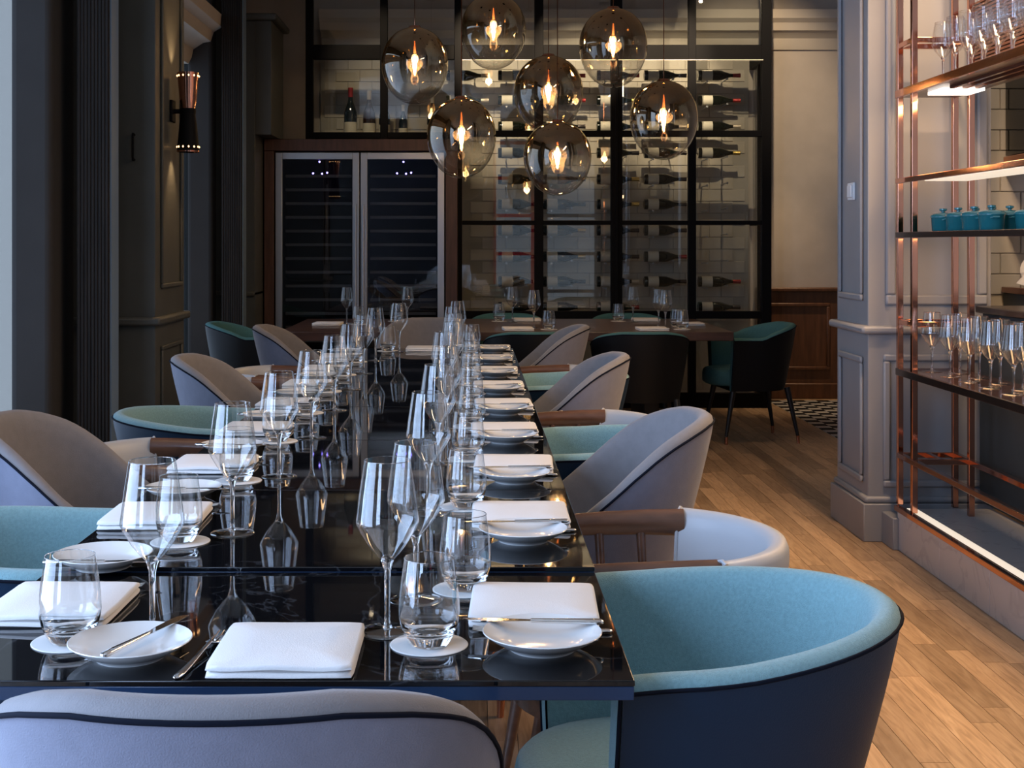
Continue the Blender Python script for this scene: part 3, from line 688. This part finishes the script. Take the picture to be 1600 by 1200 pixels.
def arm_chair():
    t = thing('arm_chair', 'x', 'chair')
    w = .285; path = [p for p in upath(w, .275, -.01, .20, n=40) if p[1] < -.10]
    rows = []; sec = []
    for k in range(16):
        a = 2 * math.pi * k / 16; sec.append((.028 + .028 * math.copysign(abs(math.cos(a)) ** .7, math.cos(a)), .59 + .105 * math.copysign(abs(math.sin(a)) ** .55, math.sin(a))))
    for i, (x, y, nx, ny) in enumerate(path):
        f = 1
        rows.append([(x + nx * o + (-nx) * .016 * ((z - .59) / .105), y + ny * o + (-ny) * .016 * ((z - .59) / .105), z) for o, z in sec])
    m = MB().grid(rows, True); n = 16; m.f.append(tuple(range(n))); m.f.append(tuple(range((len(rows) - 1) * n, len(rows) * n)))
    bk = m.build('back_wrap', M['leather'], t, 60)
    for row, nm in ((rows[0], 'welt'), (rows[-1], 'welt')): MB().tube(row, .004, 6, closed=True).build(nm, M['leather'], bk)
    for s in (-1, 1):
        y0 = path[0][1]
        xs = path[0][0] if s > 0 else path[-1][0]
        xi = abs(xs) - .026
        MB().tube([(s * xi, y0 + .0, .664), (s * (xi + .003), y0 + .08, .664), (s * (xi), y0 + .18, .662), (s * (xi - .008), y0 + .28, .658), (s * (xi - .016), y0 + .345, .656), (s * (xi - .018), y0 + .356, .656)],
                  [.024, .023, .021, .019, .017, .008], 16, [.031, .029, .027, .024, .021, .010]).build('armrest', M['walnut'], t, 60)
        for yy in (-.02, .075, .17): MB().tube([(s * (xi - .045), yy - .01, .40), (s * (xi - .004), yy, .645)], [.008, .0105], 10).build('spindle', M['walnut'], t, 60)
        MB().tube([(s * .17, -.19, .40), (s * .19, -.228, .50)], .012, 8).build('back_support', M['walnut'], t, 60)
    sm = MB(); superdisc(sm, .245, .26, .03, [(.95, .40), (1, .415), (1, .445), (.98, .46), (.93, .47), (.75, .478), (.2, .482)]); sm.build('seat', M['leather'], t, 60)
    sm = MB(); superdisc(sm, .235, .25, .03, [(.96, .36), (1, .365), (1, .398), (.97, .40)]); sm.build('seat_frame', M['walnut'], t, 60)
    legs(t, 'walnut', 'copper', .37)
    return Stock(t)
arms = arm_chair()
CXR, CXL = .385, -.905
G1 = 'chairs along the bar side of the long table'; G2 = 'chairs along the window side of the long table'
kindR = 'ACBACBACB'; yR = [2.09, 2.735, 3.34, 3.935, 4.51, 5.095, 5.685, 6.27, 6.86]
stockof = {'A': tubA, 'B': wing, 'C': arms}
txt = {'A': 'teal tub chair with navy leather outside', 'B': 'grey upholstered wing chair with dark piping', 'C': 'pale grey leather armchair with walnut arms'}
pos3 = {0: 'nearest the camera', 1: 'in the middle', 2: 'farthest from the camera'}
cnt = {}
for k, c in enumerate(kindR):
    q = cnt.get(c, 0); cnt[c] = q + 1
    x = {'A': .378, 'B': .315, 'C': .36}[c]
    stockof[c].place((x, yR[k], 0), R(99 if k == 0 else 90), '%s on the bar side, %s' % (txt[c], pos3[q]), G1)
kindL = 'CABCABCCB'; yL = [1.98, 2.64, 3.27, 3.82, 4.42, 5.02, 5.66, 6.24, 6.86]
cnt = {}
for k, c in enumerate(kindL):
    q = cnt.get(c, 0); cnt[c] = q + 1
    x = {'A': -.915, 'B': -.865, 'C': -.885}[c] - (.075 if k == 2 else 0)
    stockof[c].place((x, yL[k], 0), R(-90), '%s on the window side, %s of its kind' % (txt[c], ORD[q]), G2)
wing.place((-.254, 1.505, 0), 0, 'grey upholstered wing chair at the near head of the long table', 'head chairs')
wing.place((-.262, 7.28, 0), R(180), 'grey upholstered wing chair at the far head of the long table', 'head chairs')
G3 = 'tub chairs around the walnut table'
tubH.place((1.84, 8.68, 0), R(97), 'dark tub chair with teal lining at the wainscot end of the walnut table', G3)
tubH.place((-1.50, 8.75, 0), R(-90), 'dark tub chair with teal lining at the window end of the walnut table', G3)
tubH.place((1.02, 8.03, 0), 0, 'dark tub chair seen from behind, nearest the blue grey pillar', G3)
tubH.place((.36, 8.03, 0), 0, 'dark tub chair seen from behind, nearest the long table', G3)
tubH.place((.25, 9.62, 0), R(180), 'teal lined tub chair behind the walnut table, nearer the wine cooler', G3)
tubH.place((1.15, 9.62, 0), R(180), 'teal lined tub chair behind the walnut table, farther from the wine cooler', G3)

# ------------------------------------------------------------------ tableware
def wine_glass():
    t = thing('wine_glass', 'x', 'glass')
    outer = [(.0095, .104), (.018, .113), (.030, .128), (.0405, .146), (.0450, .1555), (.0455, .159), (.0446, .166), (.0405, .198), (.0360, .228), (.0330, .247)]
    MB().lathe(outer, 36).build('bowl', M['thin'], t, 60)
    MB().lathe([(.0325, .2462), (.0330, .2472), (.0336, .2462)], 36).build('rim', M['glass'], t, 60)
    MB().lathe([(0, .110), (.006, .1095), (.0100, .1045), (.0075, .098), (.0050, .088), (.0042, .07), (.0040, .03), (.0046, .012), (.0075, .006), (0, .0052)], 20).build('stem', M['glass'], t, 60)
    MB().lathe([(0, .0062), (.012, .0050), (.028, .0028), (.0405, .0018), (.0415, .0008), (.0405, 0), (0, 0)], 36).build('foot', M['foot'], t, 60)
    return Stock(t)
def tumbler():
    t = thing('water_tumbler', 'x', 'glass')
    sc1 = 1.07
    MB().lathe([(a * sc1, b * sc1) for a, b in [(.0365, .022), (.0393, .034), (.0400, .042), (.0390, .062), (.0350, .092), (.0320, .112)]], 36).build('wall', M['thin'], t, 60)
    MB().lathe([(a * sc1, b * sc1) for a, b in [(.0315, .1114), (.0320, .1124), (.0326, .1114)]], 36).build('rim', M['glass'], t, 60)
    MB().lathe([(a * sc1, b * sc1) for a, b in [(0, .0135), (.015, .0140), (.027, .0165), (.0345, .0225), (.0378, .030), (.0390, .034), (.0365, .0225), (.033, .014), (.0275, .004), (.025, 0), (.018, 0), (.012, .0015), (0, .002)]], 36).build('base', M['glass'], t, 60)
    return Stock(t)
def coaster(): 
    o = MB().lathe([(0, .0018), (.0535, .0018), (.0545, .0010), (.0540, 0), (0, 0)], 40).build('coaster', M['paper'], None, 30); return Stock(tag(o, 'x', 'coaster'))
def side_plate():
    t = thing('side_plate', 'x', 'plate')
    MB().lathe([(0, .0095), (.040, .0095), (.055, .0125), (.070, .0190), (.0815, .0250), (.0825, .0240), (.0815, .0230), (.072, .0160), (.058, .0085), (.048, .0040), (.046, .0010), (.0425, .0010), (.042, .0040), (0, .0045)], 44).build('dish', M['porcelain'], t, 50)
    MB().lathe([(.0425, .0012), (.043, 0), (.0455, 0), (.046, .0012)], 36).build('foot_ring', M['porcelain'], t, 50)
    return Stock(t)
def napkin():
    t = thing('folded_napkin', 'x', 'napkin')
    def pad(hx, hy, z0, z1, sd):
        g = random.Random(sd); m = MB(); n = 10; rows = []
        def ring(ix, z, jit=0): pass
        prof = [(-.004, 0), (0, .3), (-.001, .75), (-.005, 1)]
        rings = []
        pts = []
        for k in range(4 * n):
            s, u = divmod(k, n); u = u / n * 2 - 1
            pts.append([(u, -1), (1, u), (-u, 1), (-1, -u)][s])
        for (o, u) in prof:
            rr = []
            for (a, b) in pts:
                cor = .002 * (abs(a) > .99 and abs(b) > .99)
                wob = .0012 * math.sin(5 * a + sd) * math.cos(4 * b + 2 * sd)
                rr.append(((hx + o - cor) * a, (hy + o - cor) * b, z0 + (z1 - z0) * u + (wob if u > .1 else 0)))
            rings.append(rr)
        rings.append([(x * .5, y * .5, z1 + .0018) for x, y, z in rings[-1]]); rings.append([(x * .05, y * .05, z1 + .002) for x, y, z in rings[-1]])
        m.grid(rings, True); q = 4 * n; m.f.append(tuple(range(q - 1, -1, -1))); L0 = len(m.v) - q; m.f.append(tuple(range(L0, L0 + q)))
        return m
    pad(.0955, .101, 0, .0085, 1).build('lower_fold', M['linen'], t, 50)
    pad(.096, .099, .0088, .0175, 2).build('upper_fold', M['linen'], t, 50)
    return Stock(t)
def knife():     # lies along x, handle at +x
    t = thing('butter_knife', 'x', 'knife')
    MB().tube([(.0, 0, .004), (.02, 0, .004), (.07, 0, .0045), (.098, 0, .0045), (.102, 0, .0045)], [.0035, .0045, .0062, .0068, .004], 10, [.003, .0032, .0038, .004, .002]).build('handle', M['silver'], t, 60)
    m = MB(); out = [(.002, -.004), (-.03, -.008), (-.07, -.009), (-.088, -.006), (-.096, .004), (-.06, .006), (.002, .004)]; n = len(out)
    m.v = [(x, y, .0045) for x, y in out] + [(x, y, .0032) for x, y in out]; m.f = [tuple(range(n)), tuple(range(2 * n - 1, n - 1, -1))] + [(i, (i + 1) % n, (i + 1) % n + n, i + n) for i in range(n)]
    m.build('blade', M['silver'], t, 0); return Stock(t)
def fork():      # along x, handle end at +x
    t = thing('table_fork', 'x', 'fork')
    MB().tube([(-.03, 0, .010), (0, 0, .008), (.05, 0, .0045), (.085, 0, .0035), (.10, 0, .0035), (.104, 0, .0035)], [.0028, .0026, .0042, .0058, .0055, .002], 10, [.0016, .0016, .0022, .0026, .0026, .001]).build('handle', M['silver'], t, 60)
    h = MB(); h.grid([[(-.028, -.003, .0100), (-.028, 0, .0102), (-.028, .003, .0100)], [(-.038, -.010, .0075), (-.038, 0, .0070), (-.038, .010, .0075)], [(-.055, -.012, .004), (-.055, 0, .0034), (-.055, .012, .004)], [(-.060, -.0122, .0034), (-.060, 0, .003), (-.060, .0122, .0034)]])
    hd = h.build('head', M['silver'], t, 60); sm = hd.modifiers.new('s', 'SOLIDIFY'); sm.thickness = .0015
    for k in range(4):
        y = -.0102 + k * .0068; MB().tube([(-.058, y, .0036), (-.08, y, .0034), (-.096, y, .0058)], [.0017, .0015, .0009], 6).build('tine', M['silver'], hd, 60)
    return Stock(t)
GL, TU, CO, PL_, NA, KN, FO = wine_glass(), tumbler(), coaster(), side_plate(), napkin(), knife(), fork()
def jit(a): return random.uniform(-a, a)
def setting(where, X, sgn, yp, yn, yt, yw, xt, xw, yf, full=True):
    g = ' at the ' + where
    kn_rot = 0 if sgn > 0 else R(180)
    def p(x, y, dz=0): return (x, y, tz(y) + dz)
    PL_.place(p(X, yp), jit(1), 'white side plate' + g, 'side plates on the long table')
    KN.place(p(X - sgn * .014, yp + .040 * (1 if sgn > 0 else -1), .0225), kn_rot + R(jit(5)), 'butter knife resting on the side plate' + g, 'butter knives')
    NA.place(p(X + jit(.004), yn), R(jit(2.5)), 'folded white napkin' + g, 'napkins on the long table')
    FO.place(p(X + sgn * .0, yf), kn_rot + R(jit(3)), 'table fork beside the napkin' + g, 'forks on the long table')
    CO.place(p(xt, yt), 0, 'round white coaster' + g, 'coasters on the long table')
    TU.place(p(xt + jit(.003), yt + jit(.003), .0019), 0, 'clear water tumbler' + g, 'tumblers on the long table')
    GL.place(p(xw, yw), 0, 'stemmed wine glass' + g, 'wine glasses on the long table')
for k in range(9):
    y = 1.985 + .597 * k + (.02 if 0 < k < 5 else 0); s = 1.0
    setting('%s place along the bar side' % ORD[k], .094 + jit(.003), 1, y - .187, y, y + .115 + jit(.01), y + .05 + jit(.012), -.012 + jit(.006), -.09 + jit(.012), y - .115)
for k in range(8):
    y = 1.99 + .606 * k
    setting('%s place along the window side' % ORD[k], -.632 + jit(.004), -1, y + .228, y, y - .185 + jit(.01) + (.03 if k == 0 else 0), y - .125 + jit(.006), -.545 + jit(.006) - (.02 if k == 0 else 0), -.460 + jit(.005), y + .122)
# head setting at the near end and at the far end
def head(where, yn, s):
    g = ' at the ' + where
    def p(x, y, dz=0): return (x, y, tz(y) + dz)
    NA.place(p(-.250, yn), 0, 'folded white napkin' + g, 'napkins on the long table')
    PL_.place(p(-.250 - s * .213, yn - s * .006), 0, 'white side plate' + g, 'side plates on the long table')
    KN.place(p(-.250 - s * .193, yn + s * .009, .0225), R(-110) if s > 0 else R(70), 'butter knife resting on the side plate' + g, 'butter knives')
    FO.place(p(-.250 - s * .116, yn + s * .0), R(-98) if s > 0 else R(82), 'table fork beside the napkin' + g, 'forks on the long table')
    CO.place(p(-.250 + s * .188, yn + s * .046), 0, 'round white coaster' + g, 'coasters on the long table')
    TU.place(p(-.250 + s * .188, yn + s * .046, .0019), 0, 'clear water tumbler' + g, 'tumblers on the long table')
    GL.place(p(-.250 + s * .126, yn + s * .108), 0, 'stemmed wine glass' + g, 'wine glasses on the long table')
head('near head place by the camera', 1.766, 1)
head('far head place', 6.70, -1)
# settings on the walnut table
def far_setting(where, x, y, s):
    g = ' at the ' + where
    NA.place((x, y, .75), R(jit(4)), 'folded white napkin' + g, 'napkins on the walnut table')
    CO.place((x + s * .20, y + s * .06, .75), 0, 'round white coaster' + g, 'coasters on the walnut table')
    TU.place((x + s * .20, y + s * .06, .7519), 0, 'clear water tumbler' + g, 'tumblers on the walnut table')
    GL.place((x + s * .11, y + s * .17, .75), 0, 'stemmed wine glass' + g, 'wine glasses on the walnut table')
far_setting('walnut table place under the globes, camera side', .28, 8.26, 1)
far_setting('walnut table place nearest the pillar, camera side', 1.13, 8.26, 1)
far_setting('walnut table place behind the globes, cellar side', .38, 9.25, -1)
far_setting('walnut table place farthest along the cellar side', 1.22, 9.25, -1)
far_setting('walnut table window end place', -.98, 8.78, 1)
far_setting('walnut table cellar side place before the cooler', -.35, 9.25, -1)
NA.place((1.44, 8.75, .75), R(90), 'folded white napkin at the wainscot end of the walnut table', 'napkins on the walnut table')
GL.place((1.22, 8.60, .75), 0, 'stemmed wine glass at the wainscot end of the walnut table', 'wine glasses on the walnut table')
TU.place((1.33, 8.55, .75), 0, 'clear water tumbler at the wainscot end of the walnut table', 'tumblers on the walnut table')

# glasses and pots on the bar shelves
for row, (xx, off) in enumerate([(1.905, 0), (1.995, .07)]):
    for k in range(6):
        GL.place((xx, 5.42 - k * .205 - off, .766), 0, 'wine glass on the lower copper shelf, %s row, %s from the pillar' % (['front', 'back'][row], ORD[k]), 'wine glasses on the lower shelf')
    for k in range(7):
        GL.place((xx + .01, 5.32 - k * .135 - off, 1.952), 0, 'wine glass on the top shelf, %s row, %s from the pillar' % (['front', 'back'][row], ORD[k]), 'wine glasses on the top shelf')
def pot():
    t = thing('lidded_pot', 'x', 'pot')
    MB().lathe([(a * 1.14, b * 1.2) for a, b in [(0, 0), (.034, 0), (.038, .004), (.041, .046), (.043, .048), (0, .048)]], 24).build('body', M['tealpot'], t, 50)
    ld = MB().lathe([(a * 1.14, b * 1.2) for a, b in [(.044, .048), (.044, .053), (.036, .060), (.012, .064), (0, .064)]], 24).build('lid', M['tealpot'], t, 50)
    MB().lathe([(a * 1.14, b * 1.2) for a, b in [(.006, .062), (.006, .068), (.013, .071), (.013, .077), (0, .079)]], 16).build('knob', M['tealpot'], ld, 50)
    for s in (-1, 1): MB().tube([(s * .045, -.014, .047), (s * .060, -.010, .049), (s * .060, .010, .049), (s * .045, .014, .047)], .004, 6).build('handle', M['tealpot'], t, 60)
    return Stock(t)
PO = pot()
for k in range(8):
    PO.place((1.89 + (.100 if k % 2 else 0), 5.25 - k * .082, 1.346), R(90 + jit(10)), 'small teal lidded pot on the middle shelf, %s from the pillar' % ORD[k], 'teal pots on the bar shelf')

# ------------------------------------------------------------------ pendants
GLB = [(648, 103, 52, 60, 8.62, 'far left globe of the pendant cluster'), (771, 50, 51, 59, 8.95, 'second globe along the top of the cluster'), (958, 75, 53, 62, 8.7, 'upper globe on the pillar side'),
       (857, 147, 54, 60, 8.75, 'middle globe, directly above the lowest one'), (721, 216, 54, 63, 8.2, 'low globe in front of the cooler edge'), (871, 248, 53, 58, 8.0, 'lowest globe of the cluster'), (1037, 188, 53, 62, 8.4, 'globe nearest the plaster wall')]
for (px, py, rx, ry, d, lab) in GLB:
    sc = d / 2038; X = (px - 740) * sc; Z = 1.3 + (380 - py) * sc; a = rx * sc; b = ry * sc
    t = thing('pendant_lamp', 'smoked gold glass pendant lamp, ' + lab, 'pendant lamp', (X, d, Z), group='globe pendant lamps')
    prof = []
    for k in range(1, 26):
        u = math.pi * k / 26; z = b * math.cos(u); egg = 1 + .055 * math.cos(u)
        prof.append((a * math.sin(u) ** .96 * egg, z))
    prof.append((0, -b))
    MB().lathe(prof, 40).build('globe', M['globe'], t, 80)
    MB().lathe([(0, b + .012), (a * .16, b + .01), (a * .24, b - .012), (a * .18, b - .03), (0, b - .03)], 20).build('cap', M['copper'], t, 60)
    MB().lathe([(.012, .085), (.020, .082), (.020, .16), (.012, .165), (.010, b - .02)], 14).build('socket', M['copper_dk'], t, 60)
    bl = MB().lathe([(.013, .085), (.016, .075), (.0165, -.03), (.012, -.045), (0, -.05)], 16).build('bulb', M['thin'], t, 60)
    MB().lathe([(0, .072), (.010, .06), (.0135, .0), (.010, -.034), (0, -.045)], 10).build('filament', M['filament'], bl, 60)
    MB().tube([(0, 0, b), (0, 0, CEIL - Z)], .0032, 6).build('cord', M['copper'], t)
    MB().lathe([(0, CEIL - Z), (.05, CEIL - Z), (.05, CEIL - Z - .02), (0, CEIL - Z - .025)], 16).build('ceiling_rose', M['steel_blk'], t)
    point('pendant_light', (0.0, -.03, .0), 3.0, WARM2, .03, t)

# ------------------------------------------------------------------ wall sconce on the pier
sc_ = thing('wall_sconce', 'copper and black hourglass wall sconce on the panelled pier', 'wall lamp', (-1.525, 6.58, 1.965))
MB().box(0, .014, -.04, .04, -.055, .055).build('back_plate', M['steel_blk'], sc_, bevel=.004)
MB().tube([(.012, 0, 0), (.055, 0, 0)], .012, 10).build('bracket', M['steel_blk'], sc_)
up = MB().lathe([(.036, .012), (.044, .07), (.055, .195), (.053, .195), (.042, .07), (.034, .012)], 28, (.085, 0, 0)).build('upper_shade', M['copper'], sc_, 50)
dn = MB().lathe([(.036, -.012), (.044, -.07), (.056, -.20), (.054, -.20), (.042, -.07), (.034, -.012)], 28, (.085, 0, 0)).build('lower_shade', M['steel_blk'], sc_, 50)
MB().lathe([(0, .014), (.038, .014), (.040, 0), (.038, -.014), (0, -.014)], 24, (.085, 0, 0)).build('collar', M['steel_blk'], sc_, 50)
MB().lathe([(.056, -.199), (.0572, -.199), (.0572, -.206), (.055, -.206)], 28, (.085, 0, 0)).build('copper_lip', M['copper'], dn, 50)
for (zz, rr, par) in ((.178, .0538, up), (-.180, .0545, dn)):
    h = MB()
    for k in range(12):
        a = 2 * math.pi * (k + .5) / 12; h.lathe([(0, -.006), (.0045, 0), (0, .006)], 8, (.085 + rr * math.cos(a), rr * math.sin(a), zz))
    o = h.build('perforation', M['hole'], par); o['kind'] = 'stuff'
spot('sconce_up', (-1.470, 6.58, 2.13), (-1.53, 6.58, 2.75), 9, WARM2, 70, .9, .012)
spot('sconce_down', (-1.470, 6.58, 1.80), (-1.53, 6.58, 1.1), 9, WARM2, 70, .9, .012)
hk = thing('pull_handle', 'small black pull handle on the dark front of the sconce pier', 'handle', (-1.626, 6.25, 1.76))
MB().tube([(0, -.02, .065), (0, -.028, .05), (0, -.028, -.05), (0, -.02, -.065)], .006, 8).build('grip', M['steel_blk'], hk)
for z in (.06, -.06): MB().tube([(0, 0, z), (0, -.024, z)], .006, 8).build('mount', M['steel_blk'], hk)
